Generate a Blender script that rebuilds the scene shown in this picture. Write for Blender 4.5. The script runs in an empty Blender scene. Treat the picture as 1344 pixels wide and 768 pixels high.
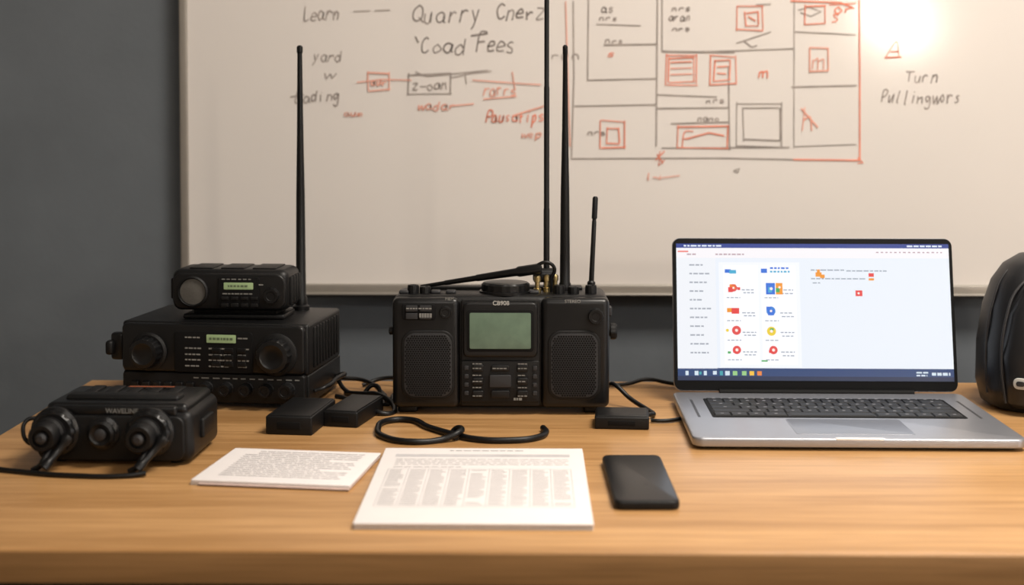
import bpy, bmesh, math, random
from math import radians, sin, cos, pi
from mathutils import Vector, Matrix
random.seed(7)
TZ = 0.75            # desk top height
S = bpy.context.scene
S.view_settings.view_transform = 'Standard'
S.view_settings.look = 'None'

# ------------------------------------------------------------------ materials
def lin(c):
    r = []
    for v in c:
        v = v/255.0
        r.append(v/12.92 if v <= 0.04045 else ((v+0.055)/1.055)**2.4)
    return (r[0], r[1], r[2], 1.0)

def mat(name, col, rough=0.5, metal=0.0, var=0.10, nscale=60.0, bump=0.0, emit=0.0, spec=0.5, coat=0.0):
    m = bpy.data.materials.new(name); m.use_nodes = True
    nt = m.node_tree; b = nt.nodes['Principled BSDF']
    c = lin(col)
    tc = nt.nodes.new('ShaderNodeTexCoord')
    no = nt.nodes.new('ShaderNodeTexNoise'); no.inputs['Scale'].default_value = nscale
    no.inputs['Detail'].default_value = 4
    nt.links.new(tc.outputs['Object'], no.inputs['Vector'])
    rp = nt.nodes.new('ShaderNodeValToRGB')
    rp.color_ramp.elements[0].position = 0.3; rp.color_ramp.elements[1].position = 0.7
    rp.color_ramp.elements[0].color = tuple([x*(1-var) for x in c[:3]]+[1])
    rp.color_ramp.elements[1].color = tuple([min(1, x*(1+var)) for x in c[:3]]+[1])
    nt.links.new(no.outputs['Fac'], rp.inputs['Fac'])
    nt.links.new(rp.outputs['Color'], b.inputs['Base Color'])
    b.inputs['Roughness'].default_value = rough
    b.inputs['Metallic'].default_value = metal
    b.inputs['Specular IOR Level'].default_value = spec
    b.inputs['Coat Weight'].default_value = coat
    if emit > 0:
        nt.links.new(rp.outputs['Color'], b.inputs['Emission Color'])
        b.inputs['Emission Strength'].default_value = emit
    if bump > 0:
        bp = nt.nodes.new('ShaderNodeBump'); bp.inputs['Strength'].default_value = bump
        bp.inputs['Distance'].default_value = 0.001
        n2 = nt.nodes.new('ShaderNodeTexNoise'); n2.inputs['Scale'].default_value = nscale*12
        nt.links.new(tc.outputs['Object'], n2.inputs['Vector'])
        nt.links.new(n2.outputs['Fac'], bp.inputs['Height'])
        nt.links.new(bp.outputs['Normal'], b.inputs['Normal'])
    return m

def emis(name, col, strength=1.0):
    m = bpy.data.materials.new(name); m.use_nodes = True
    nt = m.node_tree; b = nt.nodes['Principled BSDF']
    b.inputs['Base Color'].default_value = (0.01, 0.01, 0.01, 1)
    b.inputs['Roughness'].default_value = 0.4
    b.inputs['Emission Color'].default_value = lin(col)
    b.inputs['Emission Strength'].default_value = strength
    return m

def wood(name, dark, light, rough):
    m = bpy.data.materials.new(name); m.use_nodes = True
    nt = m.node_tree; b = nt.nodes['Principled BSDF']
    tc = nt.nodes.new('ShaderNodeTexCoord')
    mp = nt.nodes.new('ShaderNodeMapping'); mp.inputs['Scale'].default_value = (0.9, 16, 16)
    nt.links.new(tc.outputs['Object'], mp.inputs['Vector'])
    n1 = nt.nodes.new('ShaderNodeTexNoise'); n1.inputs['Scale'].default_value = 2.2
    n1.inputs['Detail'].default_value = 8; n1.inputs['Distortion'].default_value = 0.6
    nt.links.new(mp.outputs['Vector'], n1.inputs['Vector'])
    mp2 = nt.nodes.new('ShaderNodeMapping'); mp2.inputs['Scale'].default_value = (5, 200, 200)
    nt.links.new(tc.outputs['Object'], mp2.inputs['Vector'])
    n2 = nt.nodes.new('ShaderNodeTexNoise'); n2.inputs['Scale'].default_value = 2.0; n2.inputs['Detail'].default_value = 3
    nt.links.new(mp2.outputs['Vector'], n2.inputs['Vector'])
    mx = nt.nodes.new('ShaderNodeMath'); mx.operation = 'MULTIPLY_ADD'
    mx.inputs[1].default_value = 0.45
    nt.links.new(n2.outputs['Fac'], mx.inputs[0])
    m2 = nt.nodes.new('ShaderNodeMath'); m2.operation = 'MULTIPLY'; m2.inputs[1].default_value = 0.55
    nt.links.new(n1.outputs['Fac'], m2.inputs[0]); nt.links.new(m2.outputs[0], mx.inputs[2])
    rp = nt.nodes.new('ShaderNodeValToRGB')
    rp.color_ramp.elements[0].position = 0.40; rp.color_ramp.elements[0].color = lin(dark)
    rp.color_ramp.elements[1].position = 0.60; rp.color_ramp.elements[1].color = lin(light)
    nt.links.new(mx.outputs[0], rp.inputs['Fac'])
    nt.links.new(rp.outputs['Color'], b.inputs['Base Color'])
    b.inputs['Roughness'].default_value = rough
    bp = nt.nodes.new('ShaderNodeBump'); bp.inputs['Strength'].default_value = 0.05; bp.inputs['Distance'].default_value = 0.001
    nt.links.new(n2.outputs['Fac'], bp.inputs['Height']); nt.links.new(bp.outputs['Normal'], b.inputs['Normal'])
    return m

M_black  = mat('black_plastic', (11, 11, 12), 0.42, bump=0.15, nscale=120, spec=.32)
M_black2 = mat('black_plastic_satin', (14, 14, 15), 0.33, spec=.36)
M_matte  = mat('matte_black', (8, 8, 9), 0.5, bump=0.2, nscale=150, spec=.3)
M_deep   = mat('recess_black', (4, 4, 5), 0.7, spec=.2)
M_rubber = mat('black_rubber', (8, 8, 9), 0.42, nscale=200, spec=.32)
M_grey   = mat('dark_grey_plastic', (40, 40, 42), 0.45, spec=.35)
M_label  = mat('label_print', (170, 170, 166), 0.6)
M_label2 = mat('label_print_dim', (118, 118, 115), 0.6)
M_speak  = mat('speaker_grey', (78, 76, 72), 0.7, nscale=400, spec=.3)
M_lcd    = mat('lcd_green', (92, 110, 94), 0.25, emit=0.05, spec=.3)
M_lcdb   = mat('lcd_lit', (132, 152, 112), 0.3, emit=0.15)
M_lcdd   = mat('lcd_digits', (82, 96, 72), 0.5)
M_brass  = mat('brass', (200, 180, 130), 0.3, metal=1.0)
M_alu    = mat('laptop_aluminium', (166, 168, 175), 0.36, metal=0.75, var=0.02)
M_aluf   = mat('anodised_frame', (158, 152, 144), 0.4, metal=0.5, var=0.03)
M_key    = mat('keycap', (13, 13, 16), 0.5, spec=.35)
M_keyleg = mat('key_legend', (120, 120, 125), 0.6)
M_paper  = mat('paper', (222, 217, 216), 0.8, var=0.015, nscale=30)
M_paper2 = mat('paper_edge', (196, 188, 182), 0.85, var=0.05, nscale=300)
M_ink    = mat('print_ink', (128, 126, 130), 0.8)
M_inkl   = mat('print_ink_light', (184, 181, 183), 0.8)
M_board  = mat('whiteboard_enamel', (213, 207, 202), 0.13, var=0.02, nscale=2.0, spec=0.4)
M_mk     = mat('marker_grey', (146, 136, 130), 0.6, var=0.3, nscale=40)
M_mkd    = mat('marker_dark', (122, 114, 109), 0.6, var=0.3, nscale=40)
M_mkr    = mat('marker_red', (220, 128, 102), 0.6, var=0.2, nscale=40)
M_mkrl   = mat('marker_red_faded', (220, 152, 132), 0.6, var=0.15, nscale=40)
M_wall   = mat('grey_wall_paint', (98, 103, 108), 0.8, var=0.06, nscale=9, bump=0.25, spec=.3)
M_wallw  = mat('warm_white_paint', (170, 162, 152), 0.85, var=0.02, nscale=3)
M_ceil   = mat('ceiling_paint', (215, 210, 202), 0.9, var=0.02, nscale=3)
M_floor  = mat('carpet', (62, 58, 55), 0.95, var=0.3, nscale=200, bump=0.6)
M_wood   = wood('oak_veneer', (160, 118, 72), (194, 150, 100), 0.32)
M_woode  = wood('oak_edge_shaded', (134, 97, 56), (160, 118, 72), 0.45)  # darker oak copy; the front face's shade is put into its colour
M_metal  = mat('black_steel', (22, 22, 24), 0.45, metal=0.3)
M_fabric = mat('backpack_shell', (20, 21, 24), 0.40, nscale=30, bump=0.1, spec=.4)
M_glass  = mat('phone_glass', (9, 10, 13), 0.28, spec=.35)
M_orange = mat('orange_reflection', (120, 60, 30), 0.5)  # tint of an orange reflection, given as a surface colour

# ------------------------------------------------------------------ builders
def empty(name, loc, rz=0.0):
    e = bpy.data.objects.new(name, None); S.collection.objects.link(e)
    e.empty_display_size = 0.02
    e.location = loc; e.rotation_euler = (0, 0, radians(rz)); return e

def fin(bm, name, m, parent=None, loc=(0,0,0), rot=(0,0,0), smooth=True, ang=35):
    bmesh.ops.recalc_face_normals(bm, faces=bm.faces)
    me = bpy.data.meshes.new(name); bm.to_mesh(me); bm.free()
    if smooth:
        me.shade_smooth(); me.set_sharp_from_angle(angle=radians(ang))
    o = bpy.data.objects.new(name, me); S.collection.objects.link(o)
    me.materials.append(m)
    o.location = loc; o.rotation_euler = [radians(a) for a in rot]
    if parent: o.parent = parent
    return o

def box(name, parent, x, y, z, m, bev=0.001, seg=3, rot=(0,0,0)):
    """x,y,z are (min,max) ranges in the parent's space"""
    bm = bmesh.new(); bmesh.ops.create_cube(bm, size=1)
    sx, sy, sz = x[1]-x[0], y[1]-y[0], z[1]-z[0]
    for v in bm.verts: v.co = Vector((v.co.x*sx, v.co.y*sy, v.co.z*sz))
    if bev > 0:
        bmesh.ops.bevel(bm, geom=list(bm.edges), offset=min(bev, 0.49*min(sx, sy, sz)), segments=seg, profile=0.5, affect='EDGES')
    return fin(bm, name, m, parent, ((x[0]+x[1])/2, (y[0]+y[1])/2, (z[0]+z[1])/2), rot)

def rpts(w, h, r, n=6):
    r = min(r, w/2*0.999, h/2*0.999); P = []
    for cx, cy, a0 in ((w/2-r, h/2-r, 0), (-w/2+r, h/2-r, 90), (-w/2+r, -h/2+r, 180), (w/2-r, -h/2+r, 270)):
        for i in range(n+1):
            a = radians(a0+90*i/n); P.append((cx+r*cos(a), cy+r*sin(a)))
    return P

def slab(name, parent, c, w, h, t, r, m, face='z', bev=0.0006, rot=(0,0,0), pts=None):
    """rounded-rect plate. face 'z': lying flat; 'y': standing, facing -Y. c=centre"""
    bm = bmesh.new(); P = pts or rpts(w, h, r)
    vs = []
    for (a, b_) in P:
        vs.append(bm.verts.new((a, b_, -t/2) if face == 'z' else (a, t/2, b_)))
    f = bm.faces.new(vs)
    ex = bmesh.ops.extrude_face_region(bm, geom=[f])
    d = Vector((0, 0, t)) if face == 'z' else Vector((0, -t, 0))
    nv = [g for g in ex['geom'] if isinstance(g, bmesh.types.BMVert)]
    for v in nv: v.co += d
    if bev > 0:
        s = set(nv); s0 = set(vs)
        es = [e for e in bm.edges if (e.verts[0] in s and e.verts[1] in s) or (e.verts[0] in s0 and e.verts[1] in s0)]
        bmesh.ops.bevel(bm, geom=es, offset=bev, segments=3, profile=0.5, affect='EDGES')
    return fin(bm, name, m, parent, c, rot)

def lathe(name, parent, loc, prof, m, axis='z', seg=32, knurl=0.0, kr=(), rot=(0,0,0)):
    bm = bmesh.new(); rings = []
    for i, (r, z) in enumerate(prof):
        ring = []
        for j in range(seg):
            rr = r*(1-knurl) if (knurl and i in kr and (j//2) % 2) else r
            a = 2*pi*j/seg; x, y = rr*cos(a), rr*sin(a)
            if axis == 'z': co = (x, y, z)
            elif axis == '-y': co = (x, -z, y)
            elif axis == 'x': co = (z, x, y)
            else: co = (-z, x, y)
            ring.append(bm.verts.new(co))
        rings.append(ring)
    for a, b_ in zip(rings[:-1], rings[1:]):
        for j in range(seg):
            bm.faces.new((a[j], a[(j+1) % seg], b_[(j+1) % seg], b_[j]))
    bm.faces.new(rings[0]); bm.faces.new(rings[-1])
    return fin(bm, name, m, parent, loc, rot)

def knob(name, parent, loc, r, h, m, axis='-y', kn=0.06, seg=48):
    return lathe(name, parent, loc, [(r*1.02, 0), (r*1.02, h*.12), (r*.93, h*.16), (r*.93, h*.8), (r*.84, h), (r*.55, h), (r*.5, h*.93)], m, axis, seg, kn, (2, 3))

def tube(name, parent, pts, r, m, cyc=False):
    cu = bpy.data.curves.new(name, 'CURVE'); cu.dimensions = '3D'
    cu.bevel_depth = r; cu.bevel_resolution = 4; cu.resolution_u = 10; cu.use_fill_caps = True
    sp = cu.splines.new('BEZIER'); sp.bezier_points.add(len(pts)-1)
    for p, bp in zip(pts, sp.bezier_points):
        bp.co = p; bp.handle_left_type = bp.handle_right_type = 'AUTO'
    sp.use_cyclic_u = cyc
    o = bpy.data.objects.new(name, cu); S.collection.objects.link(o); cu.materials.append(m)
    if parent: o.parent = parent
    return o

def label(name, parent, txt, loc, size, m, rot=(90, 0, 0), align='CENTER', sx=1.0):
    cu = bpy.data.curves.new(name, 'FONT'); cu.body = txt; cu.size = size
    cu.align_x = align; cu.align_y = 'CENTER'; cu.materials.append(m); cu.offset = size*0.015
    o = bpy.data.objects.new(name, cu); S.collection.objects.link(o)
    o.location = loc; o.rotation_euler = [radians(a) for a in rot]; o.scale = (sx, 1, 1)
    if parent: o.parent = parent
    return o

def quads(name, parent, rects, y, m, flat=False, loc=(0,0,0)):
    """list of (x0,z0,x1,z1). upright (facing -Y) at depth y, or flat at height y"""
    bm = bmesh.new()
    for (a, b_, c, d) in rects:
        if flat: v = [(a, b_, y), (c, b_, y), (c, d, y), (a, d, y)]
        else: v = [(a, y, b_), (c, y, b_), (c, y, d), (a, y, d)]
        bm.faces.new([bm.verts.new(p) for p in v])
    me = bpy.data.meshes.new(name); bm.to_mesh(me); bm.free(); me.materials.append(m)
    o = bpy.data.objects.new(name, me); S.collection.objects.link(o); o.location = loc
    if parent: o.parent = parent
    return o

def words(x0, x1, z, h, wmin, wmax, gap):
    R = []; x = x0
    while x < x1-wmin:
        w = min(random.uniform(wmin, wmax), x1-x)
        R.append((x, z-h/2, x+w, z+h/2)); x += w+gap*random.uniform(.8, 1.4)
    return R

def grille(name, parent, cx, cz, w, h, r, y, sp, rad, m):
    bm = bmesh.new(); i = 0; z = -h/2
    while z <= h/2:
        x = -w/2 + (sp/2 if i % 2 else 0)
        while x <= w/2:
            dx = max(abs(x)-(w/2-r), 0); dz = max(abs(z)-(h/2-r), 0)
            if dx*dx+dz*dz <= r*r:
                vs = [bm.verts.new((cx+x+rad*cos(k*pi/3), y, cz+z+rad*sin(k*pi/3))) for k in range(6)]
                bm.faces.new(vs)
            x += sp
        z += sp*0.87; i += 1
    me = bpy.data.meshes.new(name); bm.to_mesh(me); bm.free(); me.materials.append(m)
    o = bpy.data.objects.new(name, me); S.collection.objects.link(o); o.parent = parent
    return o

def loft(name, parent, secs, m, seg=48, loc=(0,0,0)):
    bm = bmesh.new(); rings = []
    for (z, cx, cy, hx, hy, n) in secs:
        ring = []
        for j in range(seg):
            a = 2*pi*j/seg; c_, s_ = cos(a), sin(a)
            ring.append(bm.verts.new((cx+hx*math.copysign(abs(c_)**(2/n), c_), cy+hy*math.copysign(abs(s_)**(2/n), s_), z)))
        rings.append(ring)
    for a, b_ in zip(rings[:-1], rings[1:]):
        for j in range(seg): bm.faces.new((a[j], a[(j+1) % seg], b_[(j+1) % seg], b_[j]))
    bm.faces.new(rings[0]); bm.faces.new(rings[-1])
    return fin(bm, name, m, parent, loc, ang=60)

# ------------------------------------------------------------------ room
def rb(name, x, y, z, m): return box(name, None, x, y, z, m, bev=0)
XL, XR, YF, YB, H = -2.3, 2.6, -2.6, 2.10, 2.7
rb('floor', (XL-.1, XR+.1), (YF-.1, YB+.1), (-.1, 0), M_floor)
rb('ceiling', (XL-.1, XR+.1), (YF-.1, YB+.1), (H, H+.1), M_ceil)
rb('wall_back', (XL-.1, XR+.1), (YB, YB+.1), (0, H), M_wall)
rb('wall_front', (XL-.1, XR+.1), (YF-.1, YF), (0, H), M_wallw)
rb('wall_left', (XL-.1, XL), (YF, YB), (0, H), M_wallw)
rb('wall_right', (XR, XR+.1), (YF, YB), (0, H), M_wallw)
box('baseboard_back', None, (XL, XR), (YB-.012, YB), (0, .09), M_metal, .003)

# ------------------------------------------------------------------ desk
D = empty('wooden_desk', (0, 0, 0))
DX0, DX1, DY0, DY1 = -.598, .98, 1.113, 1.835
box('desk_top', D, (DX0, DX1), (DY0+.002, DY1), (TZ-.028, TZ), M_wood, .0015)
box('front_edge_band', D, (DX0, DX1), (DY0, DY0+.0025), (TZ-.028, TZ-.0012), M_woode, .0008)
for i, (x, y) in enumerate(((DX0+.06, DY0+.08), (DX1-.06, DY0+.08), (DX0+.06, DY1-.06), (DX1-.06, DY1-.06))):
    box('leg_%d' % (i+1), D, (x-.025, x+.025), (y-.025, y+.025), (0, TZ-.028), M_metal, .003)
box('apron_front', D, (DX0+.08, DX1-.08), (DY0+.07, DY0+.09), (TZ-.09, TZ-.028), M_metal, .002)
box('apron_back', D, (DX0+.08, DX1-.08), (DY1-.07, DY1-.05), (TZ-.09, TZ-.028), M_metal, .002)

# ------------------------------------------------------------------ whiteboard
BX0, BX1, BZ0, BZ1, BY = -.528, 1.36, .847, 2.03, 2.082
W = empty('whiteboard', (0, 0, 0))
box('writing_surface', W, (BX0, BX1), (BY, BY+.014), (BZ0, BZ1), M_board, 0)
box('frame_left', W, (BX0-.010, BX0+.002), (BY-.006, YB), (BZ0-.01, BZ1+.01), M_aluf, .002)
box('frame_right', W, (BX1-.002, BX1+.010), (BY-.006, YB), (BZ0-.01, BZ1+.01), M_aluf, .002)
box('frame_top', W, (BX0-.010, BX1+.010), (BY-.006, YB), (BZ1-.002, BZ1+.012), M_aluf, .002)
box('frame_bottom', W, (BX0-.010, BX1+.010), (BY-.008, YB), (BZ0-.010, BZ0+.004), M_aluf, .002)
box('pen_tray', W, (BX0+.02, BX1-.02), (BY-.022, BY-.004), (BZ0-.011, BZ0-.008), M_aluf, .0015)

K = .001156   # board drawing unit (m)
def crom(st, n=5):
    if len(st) < 3: return st
    P = [st[0]]+list(st)+[st[-1]]; out = []
    for i in range(1, len(P)-2):
        p0, p1, p2, p3 = P[i-1], P[i], P[i+1], P[i+2]
        for k in range(n):
            t = k/n
            out.append(tuple(.5*((2*p1[a])+(-p0[a]+p2[a])*t+(2*p0[a]-5*p1[a]+4*p2[a]-p3[a])*t*t+(-p0[a]+3*p1[a]-3*p2[a]+p3[a])*t**3) for a in (0, 1)))
    out.append(st[-1]); return out
def ribbon(name, strokes, w, m, off):
    """each pen stroke is one continuous mitred strip lying on the board"""
    bm = bmesh.new()
    for si, st in enumerate(strokes):
        wk = w*random.uniform(.75, 1.25)*K/2; yy = BY-off-(si % 40)*4e-6
        P = []
        for a in st:
            p = Vector(((a[0]-700)*K, 1.107-(a[1]-150)*K))
            if not P or (p-P[-1]).length > 1e-5: P.append(p)
        if len(P) < 2: continue
        rows = []
        for i, p in enumerate(P):
            d0 = (P[i]-P[i-1]).normalized() if i > 0 else (P[1]-P[0]).normalized()
            d1 = (P[i+1]-P[i]).normalized() if i < len(P)-1 else d0
            t = d0+d1
            t = t.normalized() if t.length > .3 else d0
            n = Vector((-t.y, t.x)); c = max(.5, n.dot(Vector((-d0.y, d0.x))))
            n = n*wk/c
            rows.append((bm.verts.new((p.x+n.x, yy, p.y+n.y)), bm.verts.new((p.x-n.x, yy, p.y-n.y))))
        for a, b_ in zip(rows[:-1], rows[1:]):
            bm.faces.new((a[0], b_[0], b_[1], a[1]))
    me = bpy.data.meshes.new(name); bm.to_mesh(me); bm.free(); me.materials.append(m)
    o = bpy.data.objects.new(name, me); S.collection.objects.link(o); o.parent = W
A_ = [(.6,.45),(.35,.6),(.1,.4),(.1,.15),(.3,0),(.55,.15),(.6,.45),(.6,.1),(.75,0)]
G = {
'a':[A_], 'c':[[(.6,.5),(.35,.6),(.1,.4),(.1,.15),(.35,0),(.65,.1)]],
'd':[[(.6,.4),(.35,.6),(.1,.35),(.15,.05),(.4,0),(.6,.3)],[(.62,1),(.6,0)]],
'e':[[(.1,.3),(.6,.35),(.5,.58),(.25,.58),(.1,.3),(.2,.03),(.65,.08)]],
'g':[[(.6,.45),(.35,.6),(.1,.4),(.3,.1),(.6,.45),(.58,-.3),(.3,-.42),(.1,-.25)]],
'i':[[(.3,.6),(.3,0)],[(.3,.78),(.34,.84)]], 'l':[[(.3,1),(.25,.1),(.45,0)]],
'n':[[(.1,.6),(.1,0)],[(.1,.4),(.35,.6),(.55,.45),(.58,0)]],
'o':[[(.35,.6),(.1,.35),(.3,0),(.6,.25),(.35,.6)]],
'p':[[(.1,.6),(.1,-.4)],[(.1,.5),(.45,.6),(.6,.3),(.35,0),(.1,.1)]],
'r':[[(.1,.6),(.13,0)],[(.1,.35),(.35,.6),(.6,.52)]],
's':[[(.55,.5),(.3,.6),(.15,.42),(.5,.22),(.4,.02),(.1,.05)]],
't':[[(.3,.9),(.28,.1),(.5,0)],[(.05,.6),(.6,.62)]],
'u':[[(.1,.6),(.12,.1),(.4,0),(.58,.6),(.6,0)]],
'w':[[(.05,.6),(.2,0),(.4,.5),(.6,0),(.8,.6)]],
'y':[[(.1,.6),(.3,.1)],[(.6,.6),(.3,-.1),(.05,-.4)]],
'h':[[(.1,1),(.1,0)],[(.1,.4),(.4,.6),(.55,0)]],
'm':[[(.05,.6),(.08,0)],[(.08,.45),(.25,.6),(.35,0)],[(.35,.45),(.55,.6),(.68,0)]],
'z':[[(.1,.6),(.6,.58),(.1,0),(.65,.03)]],
'L':[[(.2,1),(.1,0),(.6,.05)]], 'Q':[[(.45,1),(.1,.7),(.1,.25),(.4,0),(.75,.25),(.75,.75),(.45,1)],[(.5,.25),(.9,-.1)]],
'E':[[(.7,1),(.15,.95),(.1,0),(.7,.03)],[(.12,.5),(.6,.55)]],
'C':[[(.7,.85),(.45,1),(.1,.65),(.15,.15),(.45,0),(.75,.15)]],
'F':[[(.75,1),(.15,.97),(.1,0)],[(.12,.5),(.6,.55)]],
'T':[[(.0,.95),(.8,1)],[(.4,.97),(.38,0)]],
'P':[[(.15,0),(.15,1),(.6,.95),(.65,.6),(.15,.45)]],
'I':[[(.3,1),(.28,0)]], 'A':[[(0,0),(.4,1),(.75,0)],[(.15,.35),(.65,.35)]],
'-':[[(.1,.35),(.8,.4)]], ' ':[]}
def write(txt, x0, x1, ybase, h):
    out = []; n = len(txt); adv = (x1-x0)/n
    for i, ch in enumerate(txt):
        jy = random.uniform(-.09, .09)*h; hh = h*random.uniform(.85, 1.15); sl = random.uniform(.05, .25)
        kx = random.uniform(1.05, 1.35); q = min(.9, h*.045)
        for st in G.get(ch, G['o']):
            out.append(crom([(x0+adv*(i+.02+px*kx)+py*hh*sl+random.uniform(-q, q), ybase+jy-py*hh+random.uniform(-q, q)) for px, py in st]))
    return out
def rect(x0, y0, x1, y1): 
    j = lambda: random.uniform(-1.6, 1.6)
    return [[(x0, y0+j()), (x1+j(), y0+j())], [(x1+j()/2, y0-1), (x1+j(), y1+j())], [(x1+1, y1+j()), (x0+j(), y1+j())], [(x0+j()/2, y1+1), (x0+j(), y0-1.5)]]
def L(*p): return [list(p)]
dark = write('Quarry', 540, 632, 27, 24)+write('Cnerz', 650, 714, 24, 21)+write('Coad', 550, 610, 68, 20)+write('Fees', 624, 676, 66, 22)
dark += L((618, 45), (640, 42))+L((545, 46), (549, 54))
ribbon('handwriting_dark', dark, 1.9, M_mkd, .0006)
grey = write('Learn', 397, 446, 24, 20)+L((464, 13), (486, 12))+L((492, 12), (512, 11))
grey += write('yard', 410, 448, 78, 14)+write('w', 424, 440, 100, 10)+write('Lading', 386, 446, 131, 15)
grey += rect(535, 95, 592, 122)+write('z-fan', 540, 588, 115, 14)+L((592, 100), (618, 94), (645, 91))+L((610, 92), (612, 108))
grey += L((545, 92), (560, 98), (640, 90))+write('Turn', 1184, 1228, 106, 16)+write('Pullingwors', 1152, 1258, 133, 17)
grey += write('run', 722, 762, 76, 10)+L((963, 221), (970, 219), (968, 224), (962, 222))
grey += L((380, 125), (398, 122))
# plan sketch
grey += L((752, 0), (753, 100), (750, 206), (940, 205), (1050, 207))+L((772, -20), (771, 103), (862, 101))+L((862, -25), (861, 190))
grey += L((1040, -20), (1041, 192))+L((955, 85), (957, 195))+L((868, -5), (868, 65), (918, 66), (1040, 62))+L((754, 137), (860, 135))
grey += L((862, 140), (955, 139))+L((1037, 112), (1122, 110))+L((1042, 40), (1120, 44))+L((862, 122), (940, 125))+L((792, 57), (862, 56))
grey += rect(966, 133, 1025, 190)+rect(975, 140, 1022, 182)+L((880, 160), (955, 158))+L((868, 192), (1035, 191))+L((965, 55), (1010, 40))
grey += L((868, 66), (963, 67))+L((1042, 190), (1122, 187))+L((975, 52), (985, 60), (992, 58))
for (x, y) in ((785, 22), (880, 10), (880, 36), (793, 52), (925, 130), (770, 172)):
    grey += write('nrs', x, x+26, y+3, 7)
grey += write('as', 788, 806, 14, 10)+L((782, 30), (840, 32))+L((1045, 12), (1060, 8), (1075, 14), (1062, 20), (1048, 15))+L((990, 5), (1010, 4))
grey += write('aran', 876, 906, 25, 9)+write('nano', 914, 944, 157, 8)
ribbon('sketch_grey', grey, 1.45, M_mk, .0009)
red = L((1124, -25), (1126, 100), (1127, 208))+rect(873, 70, 914, 109)+rect(877, 74, 910, 105)+rect(930, 72, 964, 109)+rect(936, 78, 957, 104)
red += L((879, 80), (907, 79))+L((879, 88), (907, 87))+L((879, 96), (907, 95))+L((940, 86), (954, 85))+L((940, 94), (952, 95))
red += rect(965, 8, 999, 38)+rect(977, 15, 993, 31)+L((980, 20), (990, 26))+rect(788, 157, 820, 192)+rect(796, 166, 812, 186)
red += rect(888, 163, 955, 192)+write('F', 892, 908, 190, 20)+L((900, 180), (930, 172), (950, 176))
red += write('m', 992, 1010, 100, 13)+L((1040, 207), (1128, 208))
red += write('A', 1160, 1178, 74, 20)+L((1158, 74), (1180, 73))+rect(1054, 6, 1080, 30)+write('s', 1088, 1102, 28, 18)+L((1085, 5), (1120, 3))
red += L((866, 196), (864, 215), (872, 208))+L((860, 208), (872, 196))+L((862, 200), (870, 212))+write('s', 795, 810, 72, 9)
red += L((1124, 204), (1131, 211), (1124, 212))+L((1035, 0), (1100, 2), (1118, 10))+write('or', 1090, 1118, 16, 12)
red += write('Pausatips', 636, 714, 158, 15)
ribbon('sketch_red', red, 1.5, M_mkr, .0012)
rl = L((468, 106), (500, 102), (540, 103))+rect(483, 93, 511, 116)+write('aur', 486, 508, 110, 10)+write('wadar', 547, 598, 142, 11)+L((590, 137), (622, 134))
rl += write('rarrs', 633, 678, 123, 15)+L((634, 128), (678, 124))+L((620, 103), (690, 108), (710, 109))+L((672, 92), (676, 116))
rl += write('wep', 683, 711, 179, 10)+write('aum', 450, 477, 150, 8)+write('l-i', 848, 870, 234, 9)+L((862, 232), (892, 228))
rl += L((672, 150), (714, 137))+rect(1060, 62, 1084, 92)+write('m', 1062, 1082, 88, 20)+write('h', 1048, 1072, 172, 32)+L((1050, 140), (1072, 165))
rl += L((742, 0), (745, 100), (748, 190))
ribbon('notes_red_faded', rl, 1.5, M_mkrl, .0015)

# ------------------------------------------------------------------ laptop
LP = empty('laptop', (.3500, 1.578, TZ), -0.6)
slab('base', LP, (0, 0, .0085), .356, .244, .010, .012, M_alu, 'z', .0022)
slab('base_bottom', LP, (0, 0, .0032), .342, .232, .0035, .012, M_deep, 'z', .001)
for i, (x, y) in enumerate(((-.15, -.1), (.15, -.1), (-.15, .1), (.15, .1))):
    lathe('foot_%d' % (i+1), LP, (x, y, 0), [(.006, 0), (.007, .0018)], M_rubber, seg=20)
slab('keyboard_well', LP, (.0, .030, .01355), .290, .104, .0004, .004, M_deep, 'z', .0001)
def keyboard():
    bm = bmesh.new(); kw = .284/14.5
    rows = [(.006, [1.0]*14+[.5]), (.0175, [1]*13+[1.5]), (.0175, [1.5]+[1]*13), (.0175, [1.8]+[1]*11+[1.7]), (.0175, [2.3]+[1]*10+[2.2]), (.0175, [1, 1, 1, 1.3, 5.2, 1.3, 1, 1, .85, .85])]
    y = .080; sym = []
    for hh, ks in rows:
        x = -.142
        for k in ks:
            w = k*kw; g = .0014
            r = bmesh.ops.create_cube(bm, size=1)
            for v in r['verts']:
                top = v.co.z > 0
                tx = .92 if top else 1.0
                v.co = Vector((x+w/2+v.co.x*(w-g)*tx, y-hh/2+v.co.y*(hh-g)*tx, .0143+v.co.z*.0012))
            if k < 2: sym.append((x+w/2-.0018, y-hh/2-.0016, x+w/2+.0018, y-hh/2+.0016))
            x += w
        y -= hh+.0003
    fin(bm, 'keys', M_key, LP, smooth=False)
    quads('key_legends', LP, sym, .01505, M_keyleg, flat=True)
keyboard()
slab('trackpad', LP, (.0, -.0655, .01355), .128, .074, .0005, .004, mat('trackpad', (146, 148, 155), .3, metal=.7, var=.02), 'z', .0002)
slab('thumb_notch', LP, (0, -.1195, .0128), .052, .0055, .0022, .002, mat('notch_highlight', (240, 240, 242), .25, metal=.2), 'z', .0004)  # bright highlight on the notch is painted in as near-white
for sx in (-1, 1):
    quads('side_grille', LP, [(sx*.160-.0016, -.02+i*.004, sx*.160+.0016, -.018+i*.004) for i in range(24)], .0137, M_grey, flat=True)
lathe('hinge', LP, (-.12, .119, .0135), [(.0045, 0), (.0045, .24)], M_deep, 'x', 20)
LID = empty('lid', (0, .1205, .014)); LID.parent = LP; LID.rotation_euler = (radians(-11), 0, 0)
LH, LW = .1915, .352
slab('lid_shell', LID, (0, .0035, LH/2+.001), LW, LH, .004, .010, M_alu, 'y', .0012)
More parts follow.
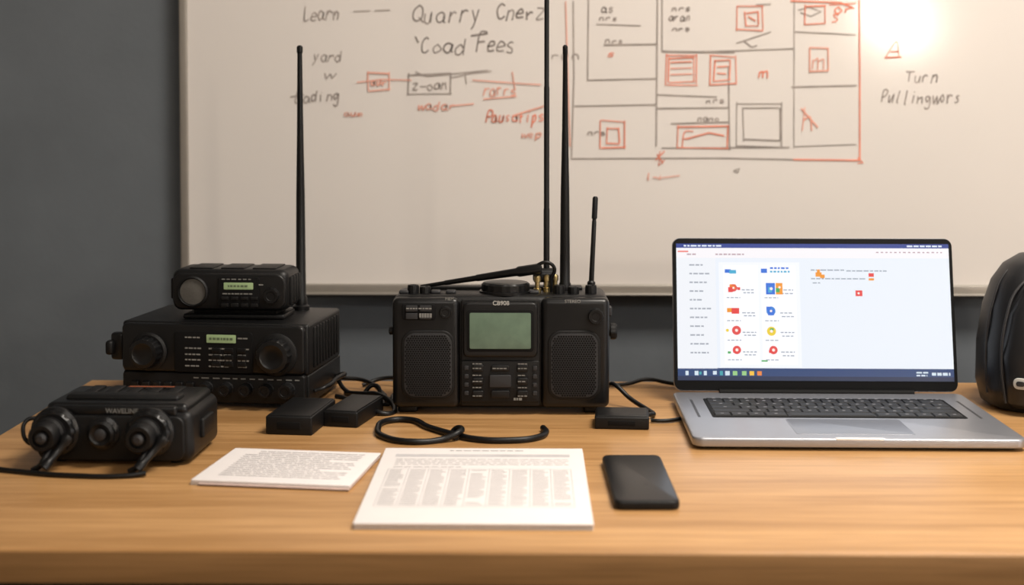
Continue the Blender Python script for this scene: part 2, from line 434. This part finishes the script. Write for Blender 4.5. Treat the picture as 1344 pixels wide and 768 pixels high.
slab('screen_bezel', LID, (0, .0008, LH/2+.001), LW-.0015, LH-.0015, .0022, .0095, M_deep, 'y', .0004)
uw, uh = 361, 190; k = .342/uw
def U(x0, y0, x1, y1):
    return ((x0-uw/2)*k, .1850-y1*k*.950, (x1-uw/2)*k, .1850-y0*k*.950)
E = {}
def ui(name, rects, col, layer, st=1.0):
    key = (col, st)
    if key not in E: E[key] = emis('screen_%d_%d_%d' % col, col, st)
    quads(name, LID, [U(*r) for r in rects], -.0005-layer*.00012, E[key])
ui('display_background', [(0, 0, uw, uh)], (233, 239, 248), 0)
ui('menu_bar', [(0, 0, uw, 6)], (24, 56, 140), 1)
ui('tab_strip', [(0, 6, uw, 20)], (246, 243, 247), 1)
ui('sidebar', [(0, 20, 52, 174)], (238, 241, 247), 1)
ui('card', [(56, 26, 163, 172)], (243, 246, 251), 2)
ui('card_columns', [(62, 30, 108, 168), (112, 30, 158, 168)], (250, 251, 254), 3)
ui('task_bar', [(0, 173, uw, uh)], (22, 60, 112), 1)
ui('task_bar_lower', [(0, 184, uw, uh)], (14, 38, 76), 2)  # darker lower step of the task bar's own gradient
def uw_(x0, x1, y, h, a=3, b_=8, g=1.5):
    R = []; x = x0
    while x < x1-1:
        w = min(random.uniform(a, b_), x1-x); R.append((x, y, x+w, y+h)); x += w+g
    return R
t = []
for i in range(11): t += uw_(17, 17+random.choice((18, 24, 28)), 29+i*12.2, 2, 3, 7)
ui('sidebar_text', t, (160, 166, 178), 4)
ui('menu_text', uw_(10, 60, 2, 2.2)+uw_(306, 352, 2, 2.2, 4, 9), (225, 235, 250), 4)
ui('tab_text', uw_(14, 26, 14, 2)+uw_(52, 90, 14, 2, 3, 6)+uw_(265, 352, 11, 1.6, 2, 4, 3), (186, 160, 170), 4)
ui('tab_accent', [(2, 10, 16, 12)], (235, 120, 110), 4)
t = []
for y in (68, 100, 127, 154):
    t += uw_(86, 104, y-4, 1.4, 3, 5)+uw_(88, 104, y, 1.4, 3, 5)+uw_(136, 154, y-4, 1.4, 3, 5)+uw_(138, 154, y+1, 1.4, 3, 5)
    t += uw_(66, 84, y+7, 1.2, 3, 5)+uw_(116, 134, y+7, 1.2, 3, 5)
t += uw_(180, 190, 54, 1.4)+uw_(178, 222, 36, 1.6, 4, 8)+uw_(225, 278, 37, 1.6)+uw_(178, 250, 48, 1.6)
ui('item_text', t, (150, 160, 175), 5)
ui('blue_icons', [(64, 36, 72, 41), (112, 35, 120, 41), (118, 55, 130, 71), (120, 92, 128, 100), (118, 88, 124, 93)]+uw_(124, 150, 33, 2.4, 2, 5), (40, 110, 215), 5)
ui('cyan_icons', [(70, 37, 79, 42), (121, 61, 126, 68)]+uw_(124, 152, 38, 2.4, 2, 5), (60, 170, 210), 6)
ui('orange_icons', [(184, 40, 192, 46), (190, 43, 196, 48), (70, 57, 78, 64), (131, 55, 140, 71), (66, 90, 76, 96), (186, 36, 190, 41), (254, 48, 261, 51)], (240, 150, 40), 6)
ui('red_icons', [(236, 65, 245, 73), (68, 61, 74, 68), (72, 90, 82, 98), (254, 41, 261, 46), (73, 146, 79, 152), (120, 148, 127, 152), (80, 61, 84, 65)], (228, 60, 60), 7)
ui('green_icons', [(110, 162, 118, 164), (131, 62, 136, 68), (122, 118, 127, 121), (66, 150, 70, 153)], (70, 170, 90), 7)
def disc(name, items, col, layer):
    bm = bmesh.new()
    for (x, y, r) in items:
        q = U(x, y, x, y)
        bm.faces.new([bm.verts.new((q[0]+r*k*cos(a*pi/10), -.0005-layer*.00012, q[1]+r*k*sin(a*pi/10))) for a in range(20)])
    me = bpy.data.meshes.new(name); bm.to_mesh(me); bm.free()
    me.materials.append(emis('disc_'+name, col, 1.0))
    o = bpy.data.objects.new(name, me); S.collection.objects.link(o); o.parent = LID
disc('red_badges', [(78, 121, 6), (78, 148, 5.5), (126, 148, 5.5), (75, 62, 5)], (225, 70, 70), 6)
disc('yellow_badges', [(124, 122, 6), (66, 121, 2)], (235, 205, 50), 6)
disc('blue_badges', [(124, 94, 6)], (50, 130, 215), 4)
disc('badge_centres', [(78, 121, 2), (78, 148, 2), (126, 148, 2), (124, 122, 2), (240, 69, 1.5), (75, 62, 1.4), (124, 94, 1.6), (125, 63, 2), (136, 61, 1.6)], (250, 235, 230), 9)
ui('dock_white', [(10, 177, 14, 183), (22, 177, 27, 183), (34, 177, 38, 183), (46, 177, 51, 182), (62, 177, 68, 183)]+uw_(312, 328, 177, 2.2)+uw_(312, 326, 181, 2)+uw_(332, 356, 178, 4, 4, 9), (210, 225, 235), 5)
ui('dock_green', [(72, 177, 78, 183), (84, 177, 90, 183)], (150, 200, 130), 5)
ui('dock_yellow', [(94, 177, 100, 183)], (240, 190, 60), 5)
ui('dock_orange', [(104, 177, 110, 183)], (230, 130, 60), 5)
ui('dock_teal', [(55, 177, 59, 183), (28, 178, 31, 182)], (60, 160, 170), 6)

# ------------------------------------------------------------------ portable radio (centre)
s = .917e-3
R = empty('portable_radio', (-.0395, 1.634, TZ))
fx = lambda p: (p-656)*s
fz = lambda p: (540-p)*s
for i, x in enumerate((-.112, .112)):
    for j, y in enumerate((.012, .072)):
        box('foot_%d%d' % (i, j), R, (x-.012, x+.012), (y-.007, y+.007), (0, .010), M_rubber, .003)
box('body_shell', R, (-.1295, .1295), (.0, .085), (.006, .1425), M_black, .010, 5)
def pod(nm, a, b_):
    box(nm, R, (fx(a), fx(b_)), (-.008, .030), (.008, .1405), M_black2, .008, 5)
pod('speaker_pod_l', 515, 603); pod('speaker_pod_r', 709, 798)
slab('centre_panel', R, (fx(656), -.002, .0745), .094, .128, .006, .003, M_black, 'y', .0012)
slab('lcd_bezel', R, (fx(656), -.0065, fz(428)), .089, .066, .009, .007, M_black2, 'y', .0025)
slab('lcd_recess', R, (fx(656), -.0108, fz(429)), .080, .050, .0012, .004, M_deep, 'y', .0003)
slab('lcd', R, (fx(656), -.0115, fz(429)), .073, .043, .001, .002, M_lcd, 'y', .0002)
label('brand_plate', R, 'CB908', (fx(657), -.0116, fz(393)), .0072, M_label)
slab('keypad_panel', R, (fx(656), -.005, fz(496)), .094, .050, .006, .003, M_matte, 'y', .0012)
for r_, zz in enumerate((478, 495, 512)):
    for c_, xx in enumerate((627, 656, 685)):
        if c_ == 1:
            w_, h_ = (.022, .007) if r_ != 1 else (.026, .015)
        else: w_, h_ = .013, .0085
        if r_ == 2 and c_ == 1: h_ = .009
        slab('key_%d%d' % (r_, c_), R, (fx(xx), -.0095, fz(zz)), w_, h_, .0035, .002, M_grey if c_ == 1 and r_ == 1 else M_black2, 'y', .0009)
for i in range(4):
    for xx in (612, 701): slab('mini_key_%d_%d' % (xx, i), R, (fx(xx), -.0088, fz(478+i*11)), .005, .005, .0025, .0012, M_grey, 'y', .0005)
kl = []
for zz in (472, 478, 487, 495, 503, 514):
    for xx in (626, 685): kl += words(fx(xx)-.0055, fx(xx)+.0055, fz(zz), .0013, .002, .004, .0008)
kl += words(fx(656)-.009, fx(656)+.009, fz(478), .0014, .002, .004, .0008)+words(fx(680)-.006, fx(680)+.006, fz(518), .003, .002, .004, .0008)
quads('key_print', R, kl, -.0116, M_label2)
for nm, cx, w_ in (('l', 562, .064), ('r', 752, .063)):
    slab('grille_frame_'+nm, R, (fx(cx), -.0085, fz(474)), w_, .083, .003, .016, M_matte, 'y', .0012)
    slab('grille_plate_'+nm, R, (fx(cx), -.0102, fz(474)), w_-.007, .076, .0015, .013, M_grey, 'y', .0004)
    grille('grille_holes_'+nm, R, fx(cx), fz(474), w_-.011, .072, .011, -.0111, .0030, .00135, M_deep)
# upper controls
slab('button_bank', R, (fx(550), -.009, fz(405)), .040, .019, .003, .003, M_deep, 'y', .0008)
for i in range(2):
    for j in range(2):
        slab('small_key_%d%d' % (i, j), R, (fx(541+i*18), -.0112, fz(400+j*10)), .014, .0072, .002, .001, M_grey, 'y', .0005)
quads('button_print', R, words(fx(534), fx(567), fz(400), .0016, .002, .005, .001)+words(fx(551), fx(568), fz(409), .005, .002, .003, .0006), -.0124, M_label2)
knob('side_button_l', R, (fx(585), -.008, fz(405)), .0075, .006, M_matte)
knob('tuning_dial_r', R, (fx(780), -.007, fz(410)), .010, .008, M_matte)
label('print_r', R, 'STEREO', (fx(750), -.0083, fz(391)), .0055, M_label2)
label('print_l', R, 'MEM', (fx(590), -.0083, fz(388)), .005, M_label2)
for sgn, nm in ((-1, 'l'), (1, 'r')):
    lathe('side_knob_'+nm, R, (sgn*.129, .012, fz(433)), [(.006, 0), (.006, .003), (.010, .0035), (.010, .009), (.008, .011)] if sgn > 0 else [(.004, 0), (.005, .002), (.005, .005), (.003, .006)], M_matte, 'x' if sgn > 0 else '-x', 32, .08, (2, 3))
box('strap_lug_r', R, (.127, .134), (.01, .022), (.116, .128), M_grey, .002)
# top
TOP = .1425
lathe('top_dial', R, (fx(662), .035, TOP-.001), [(.032, 0), (.032, .003), (.0295, .0035), (.0295, .011), (.027, .013), (.012, .0135)], M_black2, 'z', 72, .03, (2, 3))
for i, x in enumerate((540, 556, 733, 752, 775)):
    knob('top_knob_%d' % i, R, (fx(x), .022, TOP-.002), .0075, .010 if i % 2 else .012, M_matte, 'z')
for i, x in enumerate((528, 570, 590, 700)):
    box('top_button_%d' % i, R, (fx(x)-.006, fx(x)+.006), (.016, .028), (TOP-.001, TOP+.004), M_grey, .002)
box('top_rib', R, (-.10, .10), (.055, .075), (TOP-.001, TOP+.004), M_black, .002)
AY = .052
s2 = (1.648+AY)/1800
ax = lambda p: (p-700)*s2+.0405; az = lambda p: .357-(p-150)*s2
for i, x in enumerate((704, 716, 727)):
    lathe('brass_connector_%d' % i, R, (ax(x), AY-.022+.006*i, TOP-.001), [(.0045, 0), (.0045, .006), (.003, .0065), (.003, .014), (.004, .0145), (.004, .020), (.002, .022)], M_brass, 'z', 16)
lathe('telescopic_mast', R, (ax(716), AY, TOP), [(.0038, 0), (.0038, .012), (.0037, .10), (.0034, .101), (.0034, .25), (.0030, .251), (.0030, .44), (.0045, .441), (.0045, .448)], M_matte, 'z', 20)
lathe('mast_joint', R, (ax(713), AY-.008, .162), [(.006, -.014), (.009, -.012), (.009, .010), (.006, .012)], M_black2, 'x', 24)
lathe('whip_antenna_thick', R, (ax(740), AY, TOP), [(.0075, 0), (.0075, .008), (.0064, .01), (.0062, .04), (.0054, .12), (.0038, .20), (.0028, .29), (.0032, .291), (.0032, .300), (.0015, .302)], M_rubber, 'z', 24)
a = lathe('stub_antenna', R, (ax(774), AY, TOP), [(.005, 0), (.005, .010), (.0032, .012), (.0028, .085), (.0024, .086), (.0024, .088), (.0034, .089), (.0034, .114), (.002, .116)], M_rubber, 'z', 20, rot=(0, 2.6, 0))
# folded aerial lying diagonally across the top
p0 = Vector((ax(552), .045, az(375)+.003)); p1 = Vector((ax(708), .030, az(346)))
d = (p1-p0); q = d.to_track_quat('Z', 'Y')
o = lathe('folded_aerial', R, p0, [(.0022, 0), (.0026, .03), (.0030, .031), (.0036, .07), (.0042, .071), (.005, d.length*.8), (.0065, d.length*.82), (.0065, d.length), (.003, d.length+.002)], M_black2, 'z', 20)
o.rotation_mode = 'QUATERNION'; o.rotation_quaternion = q
tube('rubber_lead', R, [(ax(700), .03, az(344)), (ax(716), .028, az(338)), (ax(726), .03, az(346)), (ax(722), .034, az(360)), (ax(722), .036, TOP)], .0022, M_rubber)

# ------------------------------------------------------------------ desktop transceiver (left)
t_ = .944e-3
T = empty('desktop_radio_transceiver', (-.3910, 1.670, TZ), -7)
gx = lambda p: (p-276)*t_
gz = lambda p: (525-p)*t_
for i, x in enumerate((-.10, .10)):
    for j, y in enumerate((.015, .125)): 
        lathe('foot_%d%d' % (i, j), T, (x, y, 0), [(.009, 0), (.010, .006)], M_rubber, seg=20)
box('lower_chassis', T, (-.119, .119), (.0, .145), (.005, .0415), M_black, .002)
box('upper_chassis', T, (-.119, .119), (-.002, .145), (.041, .104), M_black, .004)
slab('upper_fascia', T, (0, -.006, .073), .232, .059, .010, .007, M_black2, 'y', .003)
slab('lower_fascia', T, (.0, -.004, .0245), .232, .036, .010, .004, M_matte, 'y', .002)
slab('fascia_inner', T, (gx(278), -.0113, gz(452)), .100, .050, .002, .004, M_deep, 'y', .0006)
def bigknob(nm, x, z, r):
    lathe(nm+'_collar', T, (gx(x), -.010, gz(z)), [(r*1.25, 0), (r*1.25, .003), (r*1.1, .005)], M_matte, '-y', 48)
    lathe(nm, T, (gx(x), -.014, gz(z)), [(r, 0), (r, .012), (r*.92, .016), (r*.7, .017), (r*.6, .0155), (r*.2, .015)], M_black2, '-y', 64, .06, (0, 1))
bigknob('volume_knob', 190, 453, .019); bigknob('tuning_knob', 362, 453, .021)
slab('display', T, (gx(289), -.0128, gz(434)), .037, .010, .001, .001, M_lcdb, 'y', .0002)
quads('display_digits', T, words(gx(273), gx(305), gz(434), .003, .002, .004, .001), -.0135, M_lcdd)
pr = []
for i, z in enumerate((433, 447, 455, 462, 470)):
    pr += words(gx(240), gx(262), gz(z), .0018, .003, .006, .001)
    if i: pr += words(gx(272), gx(303), gz(z), .0018, .003, .006, .001)
    pr += words(gx(311), gx(326), gz(z), .0018, .003, .006, .001)
quads('fascia_print', T, pr, -.0125, M_label2)
for i in range(3):
    for j in range(3):
        slab('key_%d%d' % (i, j), T, (gx(282+i*17), -.0125, gz(449+j*9)), .011, .0055, .0022, .001, M_black2, 'y', .0006)
for i in range(5):
    knob('row_knob_%d' % i, T, (gx(268+i*27), -.009, gz(499)), .0085 if i < 4 else .010, .014, M_matte)
for i in range(6):
    box('row_button_%d' % i, T, (gx(166+i*15), gx(176+i*15)), (-.013, -.006), (gz(500), gz(492)), M_black2, .001)
quads('lower_print', T, words(gx(250), gx(392), gz(486), .0015, .004, .01, .004)+words(gx(190), gx(240), gz(508), .0015, .003, .008, .003), -.0095, M_label2)
# side rocker handle
box('side_bracket', T, (-.134, -.117), (-.004, .010), (.055, .089), M_black2, .004)
box('side_bracket_tip', T, (-.138, -.128), (-.012, .002), (.062, .080), M_matte, .004)
for i in range(9):
    box('cooling_fin_%d' % i, T, (.1175, .1215), (.018+i*.013, .024+i*.013), (.048, .098), M_matte, .001)
tube('carry_handle', T, [(.120, .02, .018), (.131, .025, .022), (.133, .07, .024), (.131, .115, .022), (.120, .12, .018)], .003, M_rubber)
lathe('whip_antenna', None, (-.3040, 1.782, TZ+.104), [(.011, 0), (.011, .005), (.0078, .007), (.0078, .016), (.0066, .018), (.0056, .15), (.0040, .25), (.0032, .335), (.0040, .336), (.0040, .343), (.002, .345)], M_rubber, 'z', 24)

# compact radio on top
C = empty('compact_mobile_radio', (-.376, 1.690, TZ+.1042), -3)
u_ = .95e-3
hx_ = lambda p: (p-306)*u_
hz = lambda p: (404-p)*u_
box('mount_plate', C, (-.062, .066), (.004, .065), (0, .006), M_matte, .002)
box('mount_neck', C, (-.05, .055), (.012, .060), (.005, .013), M_deep, .001)
box('body', C, (-.0755, .0725), (.0, .070), (.0105, .0625), M_black, .011, 5)
slab('fascia', C, (-.0015, -.0005, .0355), .142, .044, .006, .012, M_black2, 'y', .002)
for i in range(3): box('top_ridge_%d' % i, C, (-.055+i*.04, -.025+i*.04), (.01, .06), (.062, .0638), M_matte, .001)
lathe('speaker_ring', C, (hx_(257), -.003, hz(367)), [(.0195, 0), (.0195, .003), (.0175, .0045), (.0165, .003), (.0165, .001)], M_matte, '-y', 48)
lathe('speaker_cone', C, (hx_(257), -.004, hz(367)), [(.0165, 0), (.0160, .0008), (.006, .002), (.002, .0022)], M_speak, '-y', 48)
slab('panel', C, (hx_(318), -.0042, hz(367)), .052, .037, .002, .003, M_deep, 'y', .0005)
slab('display', C, (hx_(318), -.0054, hz(359)), .037, .0085, .001, .001, M_lcdb, 'y', .0002)
quads('display_digits', C, words(hx_(304), hx_(333), hz(359), .0025, .002, .004, .001), -.0060, M_lcdd)
for i in range(4):
    slab('key_%d' % i, C, (hx_(300+i*13), -.0058, hz(384)), .009, .005, .002, .001, M_black2, 'y', .0006)
    slab('key_b%d' % i, C, (hx_(300+i*13), -.0058, hz(375)), .009, .004, .002, .001, M_matte, 'y', .0006)
quads('print', C, words(hx_(297), hx_(340), hz(369), .0014, .003, .006, .001)+words(hx_(296), hx_(340), hz(350), .0012, .003, .006, .002)+words(hx_(345), hx_(352), hz(357), .0014, .003, .006, .001), -.0062, M_label2)
knob('rotary', C, (hx_(362), -.002, hz(371)), .0105, .010, M_matte)
for i in range(4): box('end_rib_%d' % i, C, (.071, .075), (.010+i*.014, .017+i*.014), (.018, .053), M_matte, .0015)
box('end_rib_l', C, (-.079, -.074), (.01, .05), (.024, .05), M_matte, .002)

# ------------------------------------------------------------------ radio control unit, front left
v_ = .78e-3
N = empty('radio_control_unit', (-.430, 1.386, TZ), -2)
nx = lambda p: (p-142)*v_
nz = lambda p: (612-p)*v_
box('body', N, (-.082, .082), (.0, .105), (.003, .056), M_black, .010, 5)
box('top_cover', N, (-.072, .076), (.004, .098), (.050, .0630), M_black2, .008, 5)
slab('front_plate', N, (0, -.002, .029), .150, .046, .006, .010, M_matte, 'y', .002)
box('label_ledge', N, (-.064, .066), (-.001, .02), (.050, .0610), M_black2, .003)
label('label', N, 'WAVELINE', (.010, -.0022, .0563), .0070, M_label2)
box('grip_bar', N, (-.058, .062), (.022, .044), (.060, .0675), M_matte, .004)
for i in range(5): box('grip_rib_%d' % i, N, (-.05+i*.022, -.037+i*.022), (.050, .088), (.0615, .065), M_matte, .0015)
quads('reflection_strip', N, [(-.01, .078, .04, .084)], .0652, M_orange, flat=True)  # orange reflection on the top cover, painted as a flat strip
for i, (x, y) in enumerate(((-.06, .02), (.06, .02), (-.06, .085), (.06, .085))):
    lathe('foot_%d' % i, N, (x, y, 0), [(.007, 0), (.008, .005)], M_rubber, seg=20)
def port(nm, x, z, dx):
    lathe(nm+'_flange', N, (nx(x), -.004, nz(z)), [(.025, 0), (.025, .004), (.0225, .006), (.0225, .010), (.020, .012)], M_black2, '-y', 48, .05, (2, 3))
    lathe(nm+'_barrel', N, (nx(x)-.002, -.014, nz(z)), [(.017, 0), (.017, .008), (.0145, .010), (.0145, .022), (.0125, .025), (.009, .025), (.009, .021), (.003, .020)], M_matte, '-y', 40)
    lathe(nm+'_pin', N, (nx(x)-.002, -.034, nz(z)), [(.0055, 0), (.0055, .006), (.003, .008)], M_grey, '-y', 20)
    p0 = Vector((nx(x)+.020, -.022, nz(z)-.002)); p1 = Vector((nx(x)+dx, -.042, .007)); d = p1-p0
    o = lathe(nm+'_lever', N, p0, [(.0065, 0), (.0065, .006), (.0045, .009), (.004, d.length*.75), (.0052, d.length*.8), (.0052, d.length)], M_black2, 'z', 20)
    o.rotation_mode = 'QUATERNION'; o.rotation_quaternion = d.to_track_quat('Z', 'Y')
    tube(nm+'_lead', N, [(nx(x)+.004, -.030, nz(z)-.012), (nx(x)+.000, -.038, nz(z)-.022), (nx(x)-.004, -.038, .008), (nx(x)-.012, -.036, .0035)], .0030, M_rubber)
port('port_l', 68, 566, .002); port('port_r', 194, 566, -.002)
lathe('centre_knob', N, (nx(132), -.004, nz(567)), [(.017, 0), (.017, .004), (.014, .006), (.014, .011), (.011, .013), (.010, .012), (.005, .011)], M_black2, '-y', 40, .05, (2, 3))
lathe('centre_cap', N, (nx(132), -.014, nz(567)), [(.006, 0), (.006, .004), (.004, .005)], M_grey, '-y', 20)
box('side_latch', N, (.080, .086), (.03, .07), (.022, .042), M_matte, .002)
tube('side_loop', N, [(-.080, .01, .046), (-.092, .005, .044), (-.094, .0, .034), (-.088, .0, .022), (-.080, .006, .02)], .0022, M_rubber)
tube('power_lead', N, [(.048, -.044, .004), (.03, -.050, .0028), (-.02, -.052, .0028), (-.08, -.040, .0028), (-.13, -.02, .0028), (-.163, .01, .0028)], .0026, M_rubber)

# ------------------------------------------------------------------ papers
P1 = empty('printed_document', (-.0525, 1.306, TZ), 0)
for i in range(4):
    slab('sheet_%d' % i, P1, (random.uniform(-.001, .001), random.uniform(-.001, .001), .0008+i*.0015), .208, .268, .0013, .001, M_paper2 if i < 3 else M_paper, 'z', .0002, rot=(0, 0, random.uniform(-.3, .3)))
ht = .0061
tx = words(-.035, .045, .122, .0022, .004, .010, .0015)
for y in (.086, .079, .072, .065): tx += words(-.088, .088, y, .0013, .004, .012, .0015)
tx += words(-.088, -.02, .055, .0016, .004, .012, .0015)
for r_ in range(20):
    y = .0425-r_*.0063
    for c_ in range(9):
        if r_ == 0 or random.random() < .96:
            w0 = .0155 if random.random() < .7 else .012
            tx.append((-.090+c_*.0202, y-.0008, -.090+c_*.0202+w0, y+.0006))
quads('printed_text', P1, tx, ht, M_ink, flat=True)
bd = [(-.09, .096, .09, .107), (-.0925, -.0842, .0899, -.0832), (-.0925, .0474, .0899, .0484)]
for c_ in range(10): bd.append((-.0925+c_*.0202, -.083, -.0917+c_*.0202, .0472))
quads('table_rules', P1, bd, ht-.00005, M_inkl, flat=True)

P2 = empty('paper_booklet', (-.2465, 1.366, TZ), -7)
for i in range(3):
    slab('leaf_%d' % i, P2, (random.uniform(-.001, .001), 0, .001+i*.0018), .158, .128, .0016, .001, M_paper2 if i < 2 else M_paper, 'z', .0003, rot=(0, 0, random.uniform(-.4, .4)))
tx = []
for i in range(14): tx += words(-.058+(.012 if i < 2 else 0), .066-(.03 if i % 5 == 4 else 0), .052-i*.0073, .0012, .006, .016, .0012)
quads('printed_text', P2, tx, .0057, M_ink, flat=True)
slab('inner_leaf', P2, (.005, -.004, .0024), .150, .126, .0004, .001, mat('pinkish_sheet', (205, 180, 172), .8), 'z', .0001)

# ------------------------------------------------------------------ phone
PH = empty('smartphone', (.1020, 1.318, TZ), 1)
slab('body', PH, (0, 0, .0045), .0600, .170, .008, .008, M_matte, 'z', .002)
slab('glass', PH, (0, 0, .0087), .0570, .1670, .0006, .007, M_glass, 'z', .0002)
slab('sensor', PH, (0.004, -.030, .0091), .004, .0015, .0002, .0006, M_grey, 'z', .00005)
box('side_button', PH, (.0296, .0306), (.02, .04), (.003, .006), M_grey, .0003)

# ------------------------------------------------------------------ adapters + cables
def adapter(name, loc, rz, w, l, h):
    A = empty(name, loc, rz)
    box('case', A, (-w/2, w/2), (-l/2, l/2), (0, h), M_matte, .002)
    box('lid', A, (-w/2+.002, w/2-.002), (-l/2+.002, l/2-.002), (h-.001, h+.0012), M_black, .001)
    box('socket', A, (-w*.25, w*.25), (-l/2-.0006, -l/2+.002), (h*.3, h*.7), M_deep, .0005)
    lathe('strain_relief', A, (w*.2, l/2-.001, h*.5), [(.004, 0), (.003, .010)], M_rubber, '-y', 16, rot=(0, 0, 180))
    return A
adapter('power_adapter', (-.268, 1.570, TZ), -7, .054, .100, .021)
adapter('power_adapter', (-.212, 1.606, TZ), -12, .042, .095, .018)
adapter('usb_hub', (.1025, 1.578, TZ), -4, .062, .050, .0145)
def cab(name, pts, r=.003): return tube(name, None, [(x, y, TZ+z) for x, y, z in pts], r, M_rubber)
cl = cab('coiled_cable', [(.011, 1.545, .0035), (.014, 1.524, .0035), (.002, 1.497, .0035), (-.03, 1.485, .0035), (-.062, 1.490, .0035), (-.090, 1.512, .004), (-.118, 1.545, .0035), (-.148, 1.586, .0035),
     (-.170, 1.578, .0035), (-.176, 1.540, .0035), (-.165, 1.500, .0035), (-.135, 1.478, .0035), (-.100, 1.488, .0035), (-.080, 1.500, .010), (-.09, 1.522, .004), (-.085, 1.498, .004)], .0036)
K_ = empty('cable_bundle', (0, 0, 0))
def cb(pts, r=.0028): tube('strand', K_, [(x, y, TZ+z) for x, y, z in pts], r, M_rubber)
cb([(-.255, 1.76, .02), (-.240, 1.74, .006), (-.215, 1.72, .003), (-.195, 1.68, .003), (-.205, 1.665, .012)])
cb([(-.255, 1.78, .015), (-.22, 1.775, .012), (-.190, 1.73, .003), (-.18, 1.70, .003), (-.15, 1.74, .004), (-.12, 1.76, .01)])
cb([(-.24, 1.74, .003), (-.21, 1.70, .010), (-.195, 1.69, .012), (-.17, 1.66, .003), (-.18, 1.62, .003), (-.195, 1.658, .008)], .0032)
cb([(-.25, 1.72, .003), (-.22, 1.705, .003), (-.20, 1.715, .018), (-.19, 1.70, .003), (-.178, 1.675, .003), (-.175, 1.70, .008), (-.16, 1.75, .01)])
cb([(-.225, 1.79, .003), (-.20, 1.80, .010), (-.17, 1.79, .012), (-.13, 1.78, .010)])
cab('radio_power_cable', [(.093, 1.704, .020), (.10, 1.684, .026), (.118, 1.670, .012), (.138, 1.645, .003), (.143, 1.624, .003), (.137, 1.606, .006), (.115, 1.609, .0065)], .0028)
cab('laptop_cable', [(.137, 1.588, .003), (.146, 1.586, .003), (.162, 1.590, .003), (.183, 1.611, .003)], .0022)
cab('loose_cable', [(.10, 1.79, .004), (.125, 1.80, .004), (.15, 1.81, .008), (.175, 1.80, .006), (.21, 1.78, .003)], .0026)

# ------------------------------------------------------------------ backpack on right
Bk = empty('black_backpack', (.655, 1.690, TZ))
loft('shell', Bk, [(0, 0, 0, .085, .050, 3), (.006, 0, 0, .098, .060, 3), (.03, 0, 0, .104, .066, 3), (.08, 0, 0, .104, .066, 2.8), (.125, .002, .002, .099, .062, 2.7), (.155, .003, .004, .090, .055, 2.6), (.175, .005, .006, .078, .046, 2.5), (.187, .006, .008, .060, .034, 2.3), (.191, .01, .01, .03, .018, 2)], M_fabric)
loft('front_pocket', Bk, [(.008, 0, -.042, .080, .024, 3), (.016, 0, -.045, .090, .032, 3), (.07, 0, -.046, .094, .034, 2.8), (.12, .003, -.043, .086, .031, 2.6), (.150, .006, -.038, .072, .024, 2.4), (.166, .010, -.032, .048, .014, 2.2)], M_fabric)
tube('pocket_piping', Bk, [(-.090, -.052, .014), (-.095, -.050, .06), (-.089, -.047, .115), (-.073, -.040, .150), (-.04, -.033, .170), (.01, -.028, .178)], .0018, M_grey)
tube('zip_line', Bk, [(-.101, -.018, .02), (-.103, -.018, .08), (-.095, -.016, .13), (-.080, -.010, .163), (-.055, -.003, .182)], .0016, M_grey)
tube('top_handle', Bk, [(-.015, .0, .186), (-.010, .0, .194), (.015, .0, .197), (.045, .0, .194), (.05, .0, .184)], .004, M_fabric)
tube('shoulder_strap', Bk, [(-.040, .045, .160), (-.060, .060, .14), (-.075, .068, .09), (-.078, .068, .03), (-.070, .058, .008)], .006, M_fabric)
slab('badge', Bk, (-.0795, -.0715, .041), .017, .0135, .003, .006, M_label, 'y', .001, rot=(0, 0, -32))
slab('badge_inner', Bk, (-.0803, -.0730, .041), .010, .006, .0012, .003, M_grey, 'y', .0002, rot=(0, 0, -32))

# ------------------------------------------------------------------ lights
def area(name, loc, rot, sx, sy, e, col):
    l = bpy.data.lights.new(name, 'AREA'); l.shape = 'RECTANGLE'; l.size = sx; l.size_y = sy; l.energy = e; l.color = col
    o = bpy.data.objects.new(name, l); S.collection.objects.link(o); o.location = loc; o.rotation_euler = [radians(a) for a in rot]
    return o
area('ceiling_light', (.85, 1.0, H-.03), (0, 0, 0), .9, .5, 66, (1, .92, .82))
area('ceiling_light', (.1, -1.2, H-.03), (0, 0, 0), 1.2, .6, 27, (1, .93, .85))  # unseen fill light, added at ceiling height
area('right_side_light', (2.5, -.6, 1.6), (0, 90, 0), 1.3, 1.6, 20, (.96, .97, 1))  # unseen area light by the right wall, facing into the room
# unseen lamp added behind the camera; its tilted tube makes the board's glare
FL = empty('glare_lamp', (1.30, -.84, 0))
lathe('lamp_base', FL, (0, 0, 0), [(.14, 0), (.14, .015), (.02, .02)], M_metal, 'z', 40)
lathe('lamp_pole', FL, (0, 0, .018), [(.010, 0), (.010, 1.42)], M_metal, 'z', 20)
lathe('lamp_tube', FL, (-.06, 0, 1.515), [(.020, 0), (.030, .004), (.030, .18), (.020, .184)], emis('lamp_glow', (255, 240, 220), 260), 'x', 24, rot=(0, 40, 0))
w = bpy.data.worlds.new('world'); S.world = w; w.use_nodes = True
w.node_tree.nodes['Background'].inputs[0].default_value = (.8, .85, .9, 1)
w.node_tree.nodes['Background'].inputs[1].default_value = .3

# ------------------------------------------------------------------ camera
cd = bpy.data.cameras.new('camera'); cam = bpy.data.objects.new('camera', cd); S.collection.objects.link(cam)
cam.location = (0, 0, TZ+.359); cam.rotation_euler = (radians(88), 0, radians(.9))
cd.sensor_width = 36; cd.lens = 48.2; cd.shift_y = -.127
cd.dof.use_dof = True; cd.dof.focus_distance = 1.61; cd.dof.aperture_fstop = 3.6
S.camera = cam
